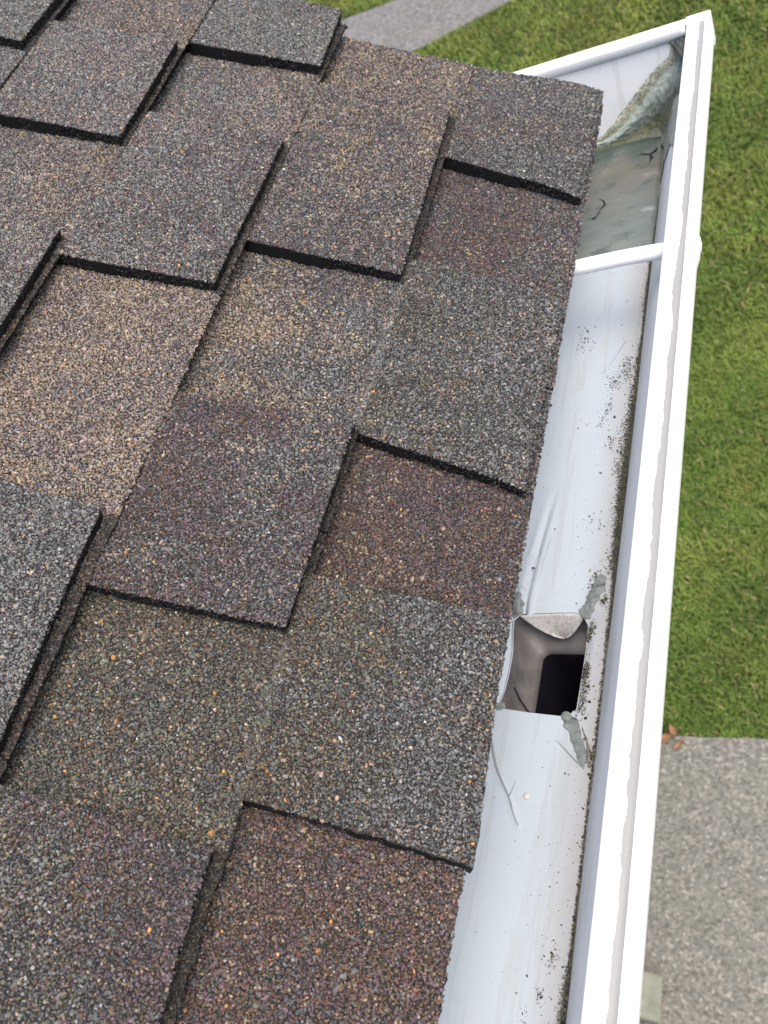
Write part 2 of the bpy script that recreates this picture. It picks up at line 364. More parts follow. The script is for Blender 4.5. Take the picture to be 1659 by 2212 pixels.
def scatter(u0, u1, v0, v1, inside):
    nu = int((u1 - u0) / PITCHG) + 1; nv = int((v1 - v0) / (PITCHG * .866)) + 1
    iu, iv = np.meshgrid(np.arange(nu), np.arange(nv), indexing='ij')
    u = u0 + (iu + .5 * (iv % 2)) * PITCHG; v = v0 + iv * PITCHG * .866
    u = u.ravel() + rng.normal(0, PITCHG * .28, u.size); v = v.ravel() + rng.normal(0, PITCHG * .28, v.size)
    k = inside(u, v); return u[k], v[k]
def visible(u, v):   # only a band round what can be seen from here and a step aside gets modelled stones
    return (u > -.12) & (v < .36 + (u + .05) * .55) & (v < .80)
def stone_cols(u, v, w0, w1, t, seed):
    """pick a colour for each stone, blending mixes w0 -> w1 by t, clustered"""
    n = len(u)
    cl = vnoise(u * 75 + seed, v * 75, 11); cl2 = vnoise(u * 38, v * 38 + seed, 12)
    tt = np.clip(t + (vnoise(u * 30, v * 30, seed) - .5) * 1.3, 0, 1)[:, None]
    W = w0[None] * (1 - tt) + w1[None] * tt
    warm = np.array([0, 0, 0, .4, 1, 1, .6, 1, .5, 0, .6]); W = W * (1 + (cl2 - .5)[:, None] * 2.0 * (warm[None] - .35))
    pur = np.array([0, 0, 0, 1, 0, -.3, 0, .5, 0, 0, .3]); W = np.clip(W * (1 + (cl - .5)[:, None] * 2.2 * pur[None]), 1e-4, None)
    W /= W.sum(1, keepdims=True); idx = (rng.random(n)[:, None] > np.cumsum(W, 1)).sum(1).clip(0, len(KEYS) - 1)
    c = PC[idx] * .93 * np.exp(rng.normal(0, .28, n))[:, None]
    return c * (.93 + .14 * vnoise(u * 9, v * 9, 21))[:, None]
def jitter_line(n, amp): return rng.normal(0, amp, n)

def slab(mb, k, quad, top, thick, seed, jit=.0005, dark=True):
    """quad: near-butt, far-butt, far-up, near-up in (u,v). top(u,v)->h"""
    q = [np.array(p) for p in quad]; L1 = np.linalg.norm(q[1] - q[0]); L2 = np.linalg.norm(q[3] - q[0])
    nu = max(3, int(L1 / .004)); nv = max(3, int(L2 / .004))
    s, t = np.meshgrid(np.linspace(0, 1, nu), np.linspace(0, 1, nv), indexing='ij'); s, t = s[..., None], t[..., None]
    P = (q[0] * (1 - s) + q[1] * s) * (1 - t) + (q[3] * (1 - s) + q[2] * s) * t
    wob = lambda n, a: .0032 * (vnoise(np.arange(n) * .16, a, seed + 3) - .5) + .0012 * (vnoise(np.arange(n) * .6, a, seed + 4) - .5)
    P[0, :, 0] += jitter_line(nv, jit) + wob(nv, 1); P[-1, :, 0] += jitter_line(nv, jit) + wob(nv, 2); P[:, 0, 1] += jitter_line(nu, jit) + wob(nu, 3) * .7
    u, v = P[..., 0], P[..., 1]; h = top(u, v)
    TP_ = RP(u, v, h); BP = RP(u, v, h - thick)
    um = (u[:-1, :-1] + u[1:, 1:]) / 2; vm = (v[:-1, :-1] + v[1:, 1:]) / 2
    mb.grid(TP_, 3 * (visible(um, vm) & visible(um, vm + .004)).ravel().astype(int) if dark else 0)
    mb.grid(BP, 1, flip=True)
    for a, b in ((TP_[0], BP[0]), (BP[-1], TP_[-1]), (BP[:, 0], TP_[:, 0]), (TP_[:, -1], BP[:, -1])):
        mb.grid(np.stack([a, b]), 1)
    def inside(uu, vv):
        ok = np.ones(len(uu), bool)
        for i in range(4):
            a, b = q[i], q[(i + 1) % 4]; nn = np.array([-(b - a)[1], (b - a)[0]]); nn = nn / np.linalg.norm(nn)
            ok &= ((uu - a[0]) * nn[0] + (vv - a[1]) * nn[1]) > -.0003
        return ok
    return inside
# tabs: course -> list of (quad, mixes at butt, mix up, label)
TABS = {
 1: [(((.722, .006), (.899, .003), (.906, .150), (.752, .150)), G, GP),
     (((.390, .008), (.590, .006), (.606, .150), (.413, .150)), G, OG),
     (((.124, -.002), (.283, .004), (.286, .150), (.130, .150)), G, OL),
     (((-.20, .003), (-.05, .003), (-.05, .150), (-.20, .150)), GP, PD)],
 2: [(((.574, .143), (.808, .146), (.824, .293), (.587, .293)), GP, TM, 'u'),
     (((.239, .145), (.415, .142), (.409, .293), (.239, .293)), GP, PD),
     (((-.06, .143), (.096, .146), (.103, .293), (-.05, .293)), PD, OG),
     (((-.45, .143), (-.27, .143), (-.27, .293), (-.45, .293)), GP, PD)],
 3: [(((.831, .284), (.934, .289), (.960, .436), (.845, .436)), GL, GL),
     (((.517, .288), (.712, .286), (.724, .436), (.522, .436)), GP, GPL),
     (((.085, .286), (.291, .292), (.303, .436), (.09, .436)), GL, GL),
     (((-.28, .286), (-.09, .286), (-.09, .436), (-.28, .436)), GL, GP)],
 4: [(((.667, .428), (.823, .430), (.834, .580), (.678, .580)), GPL, GPL),
     (((.36, .429), (.541, .431), (.553, .580), (.365, .580)), GPL, GL),
     (((.02, .429), (.20, .429), (.20, .580), (.02, .580)), GP, GL),
     (((-.45, .429), (-.20, .429), (-.20, .580), (-.45, .580)), GP, GL)],
 5: [(((.773, .572), (.878, .572), (.885, .723), (.790, .723)), GL, GPL),
     (((.46, .572), (.64, .572), (.64, .723), (.46, .723)), GP, GL),
     (((.15, .572), (.34, .572), (.34, .723), (.15, .723)), GL, GPL)],
 6: [(((.62, .715), (.80, .715), (.80, .866), (.62, .866)), GP, GPL),
     (((.22, .715), (.45, .715), (.45, .866), (.22, .866)), GL, GPL)],
}
# colours of the lower ply: (u from, mix near butt, mix up-slope)
BACK = {1: [(-9, RB, RB), (.25, RP2, RB), (.60, GP, PD)], 2: [(-9, OL, OL), (.23, OL, OL), (.42, G, T_), (.55, GP, TM), (.70, TM, TM)],
        3: [(-9, TP, TP), (.35, TP, TP), (.6, TM, GPL)], 4: [(-9, GPL, T_), (.4, TM, GPL)], 5: [(-9, GL, TM)], 6: [(-9, GP, TM)]}
JOINT = {1: .50, 2: .32, 3: .62, 4: .75, 5: .55, 6: .70}
RAKE = {1: (.893, .902), 2: (.900, .930), 3: (.925, .955), 4: (.952, .975), 5: (.965, .98), 6: (.97, .98)}
roof = empty('shingle_roof', (-.3, .3, .17))
tag(roof, 'sloping roof of mottled grey brown laminated asphalt shingles above the gutter', 'roof')
dk = MB()
def deckslab(mb, u0, u1, v0, v1, h0, h1):
    P = [RP(u, v, h) for u in (u0, u1) for v in (v0, v1) for h in (h0, h1)]
    mb.add(P, [(0, 1, 3, 2), (4, 6, 7, 5), (0, 4, 5, 1), (2, 3, 7, 6), (0, 2, 6, 4), (1, 5, 7, 3)])
deckslab(dk, -.62, .885, .05, 1.0, -.052, -.033); dk.build('roof_deck', m_wood, roof)
st = MB(); ins = slab(st, 0, ((-.62, .002), (.893, .002), (.893, .05), (-.62, .05)), lambda u, v: htop(1, u, v) - TT - .003 * np.clip(v / (.5 * E_), 0, 1) - TB + .0001, .004, 5, .0006, False)
st.build('starter_strip', [m_bed, m_asph], roof)
for k in range(1, 7):
    v0 = (k - 1) * E_; J = JOINT[k]
    for si, (ua, ub) in enumerate(((-.62, J - .001), (J + .001, RAKE[k][0]))):
        mb = MB()
        top = lambda u, v, k=k, v0=v0: htop(k, u, v) - TT - .0030 * np.clip((v - v0) / (.5 * E_), 0, 1)
        butt = v0 - (.0042 if k > 1 else 0)
        inner_tabs = [q[0] for q in TABS[k]]
        vb = butt if k > 1 else (.0 if si else .0)
        quad = ((ua, vb), (ub, vb), (ub, v0 + E_ * 1.06), (ua, v0 + E_ * 1.06))
        if si: quad = ((ua, vb), (ub, vb), (RAKE[k][1], v0 + E_ * 1.06), (ua, v0 + E_ * 1.06))
        if k == 1 and si == 0: quad = ((ua, .003), (ub, .0), (ub, v0 + E_ * 1.06), (ua, v0 + E_ * 1.06))
        ins = slab(mb, k, quad, top, TB, k)
        u, v = scatter(ua, ub + .04 * si, vb - .001, v0 + E_ + .002, lambda u, v: ins(u, v) & visible(u, v))
        keep = np.ones(len(u), bool)
        for q in inner_tabs:
            ok = np.ones(len(u), bool)
            for i in range(4):
                a, b = np.array(q[i]), np.array(q[(i + 1) % 4]); nn = np.array([-(b - a)[1], (b - a)[0]]); nn /= np.linalg.norm(nn)
                ok &= ((u - a[0]) * nn[0] + (v - a[1]) * nn[1]) > .002
            keep &= ~ok
        u, v = u[keep], v[keep]
        t = (v - v0) / E_; cols = np.zeros((len(u), 3)); B_ = BACK[k]
        for i, (us, wa, wb) in enumerate(B_):
            ue = B_[i + 1][0] if i + 1 < len(B_) else 9
            uj = u + (vnoise(u * 20, v * 20, 31) - .5) * .03; sel = (uj >= us) & (uj < ue)
            cols[sel] = stone_cols(u[sel], v[sel], wa, wb, t[sel] * 1.3 - .1, 40 + k + i)
        if k == 1:     # narrow strip showing below the tabs at the eave carries the tabs' grey stones
            nt_ = np.zeros(len(u), bool)
            for q in inner_tabs: nt_ |= (u > q[0][0] - .002) & (u < q[1][0] + .002)
            nt_ &= v < .012; cols[nt_] = stone_cols(u[nt_], v[nt_], G, GP, t[nt_], 77)
        if k > 1:      # bare butt strip below the tabs: stone colours darkened for dirt and painted-in shade
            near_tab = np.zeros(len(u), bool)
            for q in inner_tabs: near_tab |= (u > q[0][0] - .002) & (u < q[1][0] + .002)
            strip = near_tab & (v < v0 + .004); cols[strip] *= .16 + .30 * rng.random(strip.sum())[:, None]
        rad = np.exp(rng.normal(0, .24, len(u))) * .00093
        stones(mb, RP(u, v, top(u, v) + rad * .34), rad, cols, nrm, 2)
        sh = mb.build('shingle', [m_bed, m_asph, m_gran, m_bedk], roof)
        for ti, (q, wa, wb, *ax) in enumerate(TABS[k]):
            cu = (q[0][0] + q[1][0]) / 2
            if not (ua <= cu < ub): continue
            tb = MB(); topt = lambda u, v, k=k: htop(k, u, v)
            ins2 = slab(tb, k, q, topt, TT + .003, ti)
            us = [p[0] for p in q]
            u, v = scatter(min(us) - .002, max(us) + .002, q[0][1] - .006, v0 + E_ + .003, lambda u, v: ins2(u, v) & visible(u, v))
            cols = stone_cols(u, v, wa, wb, (u - .64) / .13 if ax else (v - v0) / E_ * 1.2 - .1, 60 + k * 5 + ti)
            rad = np.exp(rng.normal(0, .24, len(u))) * .00093
            stones(tb, RP(u, v, topt(u, v) + rad * .34), rad, cols, nrm, 2)
            # dark, half-coated stones clinging to the cut edges
            for (a, b, nn_) in ((q[0], q[3], np.array([0, -1., 0])), (q[0], q[1], sl)):
                Ln = math.dist(a, b); n = int(Ln * 2600)
                if cu < -.15: continue
                s_ = rng.random(n); uu = a[0] + (b[0] - a[0]) * s_; vv = a[1] + (b[1] - a[1]) * s_
                hh = topt(uu, vv) - (TT + .002) * rng.random(n) ** 1.4
                cc = PC[rng.choice([1, 2, 2, 3], n)] * rng.uniform(.12, .8, n)[:, None] * np.array([1, 1, 1.0])
                stones(tb, RP(uu, vv, hh) + nn_ * .0001, rng.uniform(.0004, .0009, n), cc, nn_, 2, .6)
            tb.build('tab', [m_bed, m_asph, m_gran, m_bedk], sh)
        # stones that make the lower ply's cut rake and butt edges ragged
del st

# ------------------------------------------------------------------ house under the roof
house = empty('house', (-.8, 0, ZG))
tag(house, 'house wall with painted eave boards tucked under the shingle roof', 'house')
b = MB(); b.box(-1.2, -.64, -.62, .62, ZG, -.02); b.build('wall', m_wall, house)
b = MB(); b.box(-.085, -.0645, -.62, .858, -.125, .004); b.build('fascia', m_trim, house)
b = MB(); b.box(-.64, -.085, -.62, .84, -.10, -.09); b.build('soffit', m_trim, house)
b = MB()
for y0, y1 in ((.862, .884),):
    A = [(-.088, -.0), (-.85, .0 + .762 * math.tan(PITCH)), (-.85, -.12 + .762 * math.tan(PITCH)), (-.088, -.12)]
    V = [(x, y, z - .012) for y in (y0, y1) for x, z in A]
    b.add(V, [(0, 1, 2, 3), (7, 6, 5, 4), (0, 4, 5, 1), (1, 5, 6, 2), (2, 6, 7, 3), (3, 7, 4, 0)])
b.build('rake_board', m_trim, house)

# ------------------------------------------------------------------ gutter
gut = empty('gutter', (0, .3, -.11))
tag(gut, 'white metal rain gutter with an open outlet hole running along the roof edge', 'gutter')
ZF = -.11; XB = -.062; XF = .030; YE = 1.005; YN = -.60; XR = -.32
hole = np.array([(-.0440, .3490), (-.0184, .3498), (.0001, .3500), (.0080, .3465), (.0118, .3400), (.0124, .3187), (.0116, .2879), (.0110, .2700), (.0085, .2650), (.0007, .2631), (-.0247, .2649), (-.0455, .2671), (-.0500, .2700), (-.0470, .2840), (-.0460, .3000), (-.0462, .3180), (-.0490, .3350), (-.0500, .3450)])
def segd(x, y, pts):
    d = np.full(np.shape(x), 9.); tpar = np.zeros(np.shape(x)); n = len(pts) - 1
    for i in range(n):
        ax, ay = pts[i]; bx, by = pts[i + 1]; L2 = (bx - ax) ** 2 + (by - ay) ** 2
        t = np.clip(((x - ax) * (bx - ax) + (y - ay) * (by - ay)) / L2, 0, 1)
        dd = np.hypot(x - ax - t * (bx - ax), y - ay - t * (by - ay)); k = dd < d
        d = np.where(k, dd, d); tpar = np.where(k, (i + t) / n, tpar)
    return d, tpar
CREASE = [(-.030, .475), (-.0345, .4462), (-.0380, .4133), (-.0415, .3751), (-.0425, .352)]
CURVE = [(-.062, .262), (-.051, .246), (-.0431, .2231), (-.0354, .2097), (-.0284, .2001), (-.0228, .1873), (-.0181, .1796)]
hc = np.concatenate([hole, hole[:1]])
def zfloor(x, y):
    z = ZF + .0009 * (vnoise(x * 14, y * 9, 1) - .5)
    d, t = segd(x, y, CREASE); z = z - .0034 * np.exp(-(d / .0024) ** 2) * np.clip(t * 1.5, 0, 1) + .0014 * np.exp(-((d - .005) / .003) ** 2) * np.clip(t * 1.5, 0, 1)
    d, t = segd(x, y, CURVE); z = z + .0011 * np.exp(-(d / .0016) ** 2)
    d, t = segd(x, y, hc); z = z - .0035 * np.exp(-(d / (.0045 + .004 * np.clip((y - .33) / .02, 0, 1))) ** 2) * np.where((y < .268), .15, 1)
    d, t = segd(x, y, [(-.03, .37), (.005, .37)]); z = z - .0012 * np.exp(-(d / .008) ** 2)
    return z
YWALL = lambda z: YE - .036 * np.clip((-.02 - z) / .09, 0, 1)
tr = MB()
def floorgrid(x0, x1, y0, y1, dx, dy):
    xs = np.linspace(x0, x1, max(2, int((x1 - x0) / dx) + 1)); ys = np.linspace(y0, y1, max(2, int((y1 - y0) / dy) + 1))
    X, Y = np.meshgrid(xs, ys, indexing='ij'); tr.grid(np.stack([X, Y, zfloor(X, Y)], -1))
HY0, HY1 = .215, .405
floorgrid(XB, XF, YN, .10, .004, .006); floorgrid(XB, XF, .10, HY0, .0015, .0015)
floorgrid(XB, XF, HY1, .52, .0015, .0015); floorgrid(XB, XF, .52, YE, .003, .004)
floorgrid(XR, XB, .875, YE, .004, .004)
# ring round the outlet hole
def resample(pts, n):
    pts = np.concatenate([pts, pts[:1]]); s = np.r_[0, np.cumsum(np.hypot(*np.diff(pts, axis=0).T))]
    t = np.linspace(0, s[-1], n, endpoint=False); return np.stack([np.interp(t, s, pts[:, 0]), np.interp(t, s, pts[:, 1])], 1)
H = resample(hole, 220)
for _ in range(2): H = (np.roll(H, 1, 0) + 2 * H + np.roll(H, -1, 0)) / 4
cen = np.array([(XB + XF) / 2, (HY0 + HY1) / 2]); dv = H - cen
sc = np.minimum(((XF - XB) / 2) / np.abs(dv[:, 0]).clip(1e-6), ((HY1 - HY0) / 2) / np.abs(dv[:, 1]).clip(1e-6))
O = cen + dv * sc[:, None]
for cx_, cy_ in ((XB, HY0), (XB, HY1), (XF, HY0), (XF, HY1)):      # snap corners
    i = np.argmin(np.hypot(O[:, 0] - cx_, O[:, 1] - cy_)); O[i] = (cx_, cy_)
t = np.linspace(0, 1, 26)[:, None, None] ** 1.5
Q = H[None] * (1 - t) + O[None] * t
tr.grid(np.concatenate([Q, zfloor(Q[..., 0], Q[..., 1])[..., None]], -1), closed=True)
# back wall, front ogee wall
def prof_sweep(mb, prof, y0, y1, n, mat_=0, wob=0.0):
    ys = np.linspace(y0, y1, n)
    P = np.array([[(x + wob * (vnoise(y * 6, i * .5, 4) - .5), y, z) for y in ys] for i, (x, z) in enumerate(prof)])
    mb.grid(P, mat_)
prof_sweep(tr, [(XB, ZF), (XB, -.06), (XB, .0)], YN, .875, 60)
FRONT = [(.0300, ZF - .0004), (.0308, -.1085), (.0330, -.1030), (.0360, -.0960), (.0395, -.0880), (.0435, -.0790), (.0490, -.0700), (.0580, -.0625), (.0690, -.0560), (.0790, -.0500), (.0862, -.0430), (.0886, -.036), (.0884, -.028), (.0876, -.0225)]
prof_sweep(tr, FRONT, YN, YE, 200, wob=.0006)
o = tr.build('trough', m_trough, gut, smooth=True)
# outer face (bright ogee seen from outside) and the folded lip
lp = MB()
LIP = [(.0680, -.0300), (.0667, -.0262), (.0660, -.0225), (.0666, -.0200), (.0680, -.0187), (.0710, -.0183), (.0790, -.0184), (.0820, -.0188), (.0854, -.0192), (.0860, -.0187), (.0868, -.0190), (.0880, -.0202), (.0891, -.0222), (.0902, -.0252), (.0912, -.0300), (.0916, -.0360), (.0908, -.0430), (.0870, -.0500), (.0800, -.0545)]
ys = np.r_[np.linspace(YN, .0, 20), np.linspace(.01, YE - .004, 260)]
P = np.array([[(x + .0008 * (vnoise(y * 5, 3, 7) - .5) + (.0022 * math.exp(-((y - .660) / .009) ** 2) if i > 9 else 0), y, z + .0010 * (vnoise(y * 4, 9, 8) - .5) + .0003 * (vnoise(y * 60, i, 8) - .5)) for y in ys] for i, (x, z) in enumerate(LIP)])
lp.grid(P)
o = lp.build('front_lip', m_lip, gut, smooth=True)
sm = o.modifiers.new('solid', 'SOLIDIFY'); sm.thickness = .0006; sm.offset = -1
# end wall, its folded top edge, and the box at the corner
ec = MB()
xs = np.linspace(XR, .0884, 90)
zs = np.linspace(ZF - .002, -.0215, 24)
X, Z = np.meshgrid(xs, zs, indexing='ij')
zmin = np.interp(X, [-.4, .030, .0395, .049, .069, .0862, .0884], [-.112, -.112, -.088, -.070, -.056, -.043, -.03])
Zc = np.maximum(Z, zmin)
Yw = YWALL(Zc) + .0012 * (vnoise(X * 25, Z * 25, 14) - .5)
ec.grid(np.stack([X, Yw, Zc], -1))
ec.grid(np.stack([X, Yw + .0008, Zc], -1), flip=True)
o = ec.build('end_cap', m_trough, gut, smooth=True)
ef = MB()
FL = [(-.0015, -.0300), (-.0035, -.0250), (-.0040, -.0205), (-.0030, -.0180), (.0, -.0172), (.0065, -.0172), (.0100, -.0180), (.0118, -.0200), (.0120, -.0240), (.0110, -.0290)]
xs = np.linspace(XR, .0656, 80)
P = np.array([[(x, YE - .004 + dy, z + .0005 * (vnoise(x * 30, 1, 3) - .5)) for x in xs] for dy, z in FL]); ef.grid(P, flip=True)
o = ef.build('end_cap_flange', m_white, gut, smooth=True)
sm = o.modifiers.new('solid', 'SOLIDIFY'); sm.thickness = .0008; sm.offset = 1
b = MB()
import bmesh
def rbox(x0, x1, y0, y1, z0, z1, r, name, m, parent):
    bm = bmesh.new(); bmesh.ops.create_cube(bm, size=1)
    for v in bm.verts: v.co = Vector(((x0 + x1) / 2 + v.co.x * (x1 - x0), (y0 + y1) / 2 + v.co.y * (y1 - y0), (z0 + z1) / 2 + v.co.z * (z1 - z0)))
    bmesh.ops.bevel(bm, geom=bm.edges[:], offset=r, segments=3, affect='EDGES', profile=.6)
    me = bpy.data.meshes.new(name); bm.to_mesh(me); bm.free(); return link(name, me, m, parent, True)
rbox(.0655, .0912, YE - .005, YE + .0095, -.05, -.0165, .0022, 'corner_fold', m_white, gut)
rbox(.0705, .0855, YE - .003, YE + .005, -.0172, -.0152, .0008, 'corner_tab', m_white, gut)
# back end of the return run
b = MB(); b.box(XR - .001, XR, .875, YE, -.112, -.02); b.box(XR, XB, .8735, .8745, -.112, -.012); b.build('return_wall', m_trough, gut)
# ferrule tube, spike head
b = MB(); xs = np.linspace(-.062, .0868, 40)
b.tube([(x, .6685 + .0005 * math.sin(x * 60), -.0350) for x in xs], .0071, 24); o = b.build('ferrule', m_white, gut, smooth=True)
b = MB(); b.tube([(.0905, .6685, -.036), (.0925, .6685, -.036), (.0942, .6685, -.036), (.0950, .6685, -.036)], [.0085, .0083, .006, .001], 18); b.build('spike_head', m_white, gut, smooth=True)
# outlet: funnel wall, ledge, throat
ol = MB()
def rrect(x0, x1, y0, y1, r, n):
    pts = []
    for cx_, cy_, a0 in ((x1 - r, y1 - r, 0), (x0 + r, y1 - r, 90), (x0 + r, y0 + r, 180), (x1 - r, y0 + r, 270)):
        for a in range(0, 91, 10): pts.append((cx_ + r * math.cos(math.radians(a0 + a)), cy_ + r * math.sin(math.radians(a0 + a))))
    return resample(np.array(pts), n)
def align(A, Bp):   # roll/orient B to A
    best = None
    for bb in (Bp, Bp[::-1]):
        for s_ in range(0, len(bb), 2):
            e = ((np.roll(bb, s_, 0) - A) ** 2).sum()
            if best is None or e < best[0]: best = (e, np.roll(bb, s_, 0))
    return best[1]
Hm = resample(H, 120)
inner = align(Hm, rrect(-.0340, .0240, .2580, .3330, .007, 120))
Hout = cen2 = Hm.mean(0) + (Hm - Hm.mean(0)) * 1.03
rings = []
for tt_, z in ((0, -.1128), (.0, -.118), (.05, -.126), (.2, -.134), (.5, -.140), (.8, -.1435), (.95, -.1455), (1.0, -.149)):
    q = Hout * (1 - tt_) + inner * tt_; rings.append(np.c_[q, np.full(len(q), z)])
ol.grid(np.array(rings), 0, closed=True, flip=False)
rings = [np.c_[inner, np.full(120, z)] for z in (-.149, -.20, -.30)]
ol.grid(np.array(rings), 1, closed=True)
o = ol.build('outlet', [m_outlet, m_dark], gut, smooth=True)
b = MB(); rr_ = rrect(-.0372, .0272, .2548, .3362, .009, 60)
b.grid(np.array([np.c_[rr_, np.full(60, z)] for z in (-.1500, -.20, -.305)]), closed=True); o = b.build('outlet_sleeve', m_white, gut, smooth=True)
b = MB(); q0 = align(resample(Hout, 60), rr_); q1 = resample(hole.mean(0) + (resample(Hout, 60) - hole.mean(0)) * 1.06, 60)
b.grid(np.array([np.c_[q1, np.full(60, -.1165)], np.c_[q1 * .8 + q0 * .2, np.full(60, -.136)], np.c_[q0, np.full(60, -.1500)]]), closed=True); b.build('outlet_funnel', m_white, gut, smooth=True)
# folded-down flap at the far side of the hole
fl = MB(); rows = []
for t_ in np.linspace(0, 1, 16):
    hw = .0268 * (1 - t_) ** .75 + .0006; c_ = -.0190 + .006 * t_
    rows.append([(c_ + hw * s_, .3495 - .0100 * math.sin(t_ * 1.5) * 1.0 + .0006 * math.cos(s_ * 3), -.1128 - .0190 * t_ - .004 * (1 - s_ * s_) * t_) for s_ in np.linspace(-1, 1, 22)])
fl.grid(np.array(rows)); o = fl.build('bent_flap', m_dirtywhite, gut, smooth=True)
sm = o.modifiers.new('solid', 'SOLIDIFY'); sm.thickness = .0006
# hairline gap on the funnel wall
b = MB(); b.tube([(-.0455, .292, -.1262), (-.0420, .285, -.1345), (-.0370, .279, -.1405), (-.0335, .276, -.1440)], .0006, 6); b.build('funnel_seam', m_dark, gut)
# sealant
def blob(name, pts, rads, m=m_bead, zoff=.0, flat=.45, seed=1):
    """a smear of sealant: thin, feathered to nothing at an uneven edge"""
    mb = MB(); pts = np.array(pts, float); ns, ntt = 60, 25; s = np.linspace(0, len(pts) - 1, ns); i = np.arange(len(pts))
    P = np.stack([np.interp(s, i, pts[:, j]) for j in range(2)], 1)
    for _ in range(8): P[1:-1] = (P[:-2] + 2 * P[1:-1] + P[2:]) / 4
    tg = np.gradient(P, axis=0); tg /= np.linalg.norm(tg, axis=1)[:, None]; sd_ = np.stack([-tg[:, 1], tg[:, 0]], 1)
    r = np.interp(s, i, rads); e = np.abs(np.linspace(-1, 1, ns)); r = r * np.sqrt(np.clip(1 - e ** 6, .0, 1) + .002)
    c = np.linspace(-1, 1, ntt); X = np.zeros((ns, ntt)); Y = X.copy(); Hh = X.copy()
    for j, cj in enumerate(c):
        rr = r * (1 + .55 * (vnoise(s * 3.1 + seed, 1 if cj < 0 else 7, seed) - .5) + .14 * (vnoise(s * 7, 1 if cj < 0 else 7, seed + 1) - .5))
        X[:, j] = P[:, 0] + sd_[:, 0] * cj * rr; Y[:, j] = P[:, 1] + sd_[:, 1] * cj * rr
        Hh[:, j] = (1 - abs(cj) ** 2.2) * np.minimum(1, r / r.max() * 1.2) * (.0006 + .0008 * vnoise(s * 2.2, cj * 1.5 + 3, seed) + .0003 * vnoise(s * 9, cj * 5 + 3, seed + 2)) - .0001
    X = np.minimum(X, XF + .001)
    mb.grid(np.stack([X, Y, np.maximum(zfloor(X, Y), ZF - .003) + Hh], -1), flip=True)
    return mb.build(name, m, gut, smooth=True)
blob('sealant_bead', [(.0185, .384), (.0180, .374), (.0140, .362), (.0110, .353), (.0060, .3470)], [.0056, .0062, .0052, .0058, .0078], seed=2)
blob('sealant_bead', [(.0020, .2660), (.0090, .2590), (.0140, .2480), (.0190, .2380), (.0215, .2290), (.0225, .2250)], [.0058, .0052, .0046, .0042, .0036, .0016], seed=3)
blob('sealant_bead', [(-.0500, .370), (-.0500, .360), (-.0480, .352), (-.0465, .3480)], [.0055, .0060, .0060, .0066], seed=4)
blob('sealant_bead', [(-.0510, .2720), (-.0480, .2690), (-.0450, .2670)], [.0045, .0050, .0035], seed=5)
blob('sealant_bead', [(.0175, .2560), (.0230, .2440), (.0262, .2340), (.0272, .2250)], [.0006, .0012, .0020, .0026], m_moss, seed=6)
def strand(pts, r, m=m_strand):
    mb = MB(); pts = np.array(pts, float); s = np.linspace(0, len(pts) - 1, 40); i = np.arange(len(pts))
    P = np.stack([np.interp(s, i, pts[:, j]) for j in range(2)], 1)
    for _ in range(4): P[1:-1] = (P[:-2] + 2 * P[1:-1] + P[2:]) / 4
    mb.tube(np.c_[P, zfloor(P[:, 0], P[:, 1]) + .0002], np.linspace(1, .25, 40) * r, 6, flat=.6); return mb.build('sealant_strand', m, gut, smooth=True)
strand(CURVE, .0011); strand([(-.0284, .2001), (-.0268, .2060), (-.0259, .2115)], .0006); strand([(-.0285, .4221), (-.0313, .3993), (-.0327, .3815)], .0003)
strand([(.0235, .2244), (.0154, .2306), (.0050, .2400), (.0000, .2440)], .0008); strand([(.0140, .6422), (.0066, .6226), (-.0046, .6042)], .0004)
strand([(-.0500, .372), (-.0455, .374), (-.0425, .371)], .0004)
b = MB(); b.tube([(-.0157, .2012, ZF - .0002), (-.0157, .2012, ZF + .0006), (-.0157, .2012, ZF + .0009)], [.0026, .0024, .001], 16); b.build('rivet', mat('rivet_metal', (.5, .49, .48), .5), gut, smooth=True)
# sealant patch on the floor before the end wall
pm = MB(); xs = np.linspace(-.064, .0292, 64); ysn = 120
rows = []
for i, x in enumerate(xs):
    y0 = .765 + .02 * vnoise(x * 45, 1, 5) + .25 * max(0, x - .012)
    row = []
    for t_ in np.linspace(0, 1, ysn):
        y = y0 + (.954 - y0) * t_
        e = min(1, t_ * 10) * min(1, (xs[-1] - x) * 300 + .0)
        h = .0002 + e * (.0010 + .0030 * vnoise(x * 30 + y * 30, y * 75, 6) + .0007 * vnoise(x * 120, y * 200, 9)) + .0035 * np.exp(-((y - .942) / .008) ** 2)
        row.append((x, y, float(zfloor(np.array(x), np.array(y))) + h))
    rows.append(row)
pm.grid(np.array(rows)); PV = np.concatenate(pm.v); yy = PV[:, 1]; xx = PV[:, 0]
yq = yy + .02 * (vnoise(xx * 60, yy * 50, 3) - .5)
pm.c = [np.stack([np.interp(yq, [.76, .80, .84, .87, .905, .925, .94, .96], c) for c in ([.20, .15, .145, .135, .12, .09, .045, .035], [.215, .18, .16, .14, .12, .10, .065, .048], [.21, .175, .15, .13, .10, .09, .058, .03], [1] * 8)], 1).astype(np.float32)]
pm.build('sealant_patch', m_seal, gut, smooth=True)
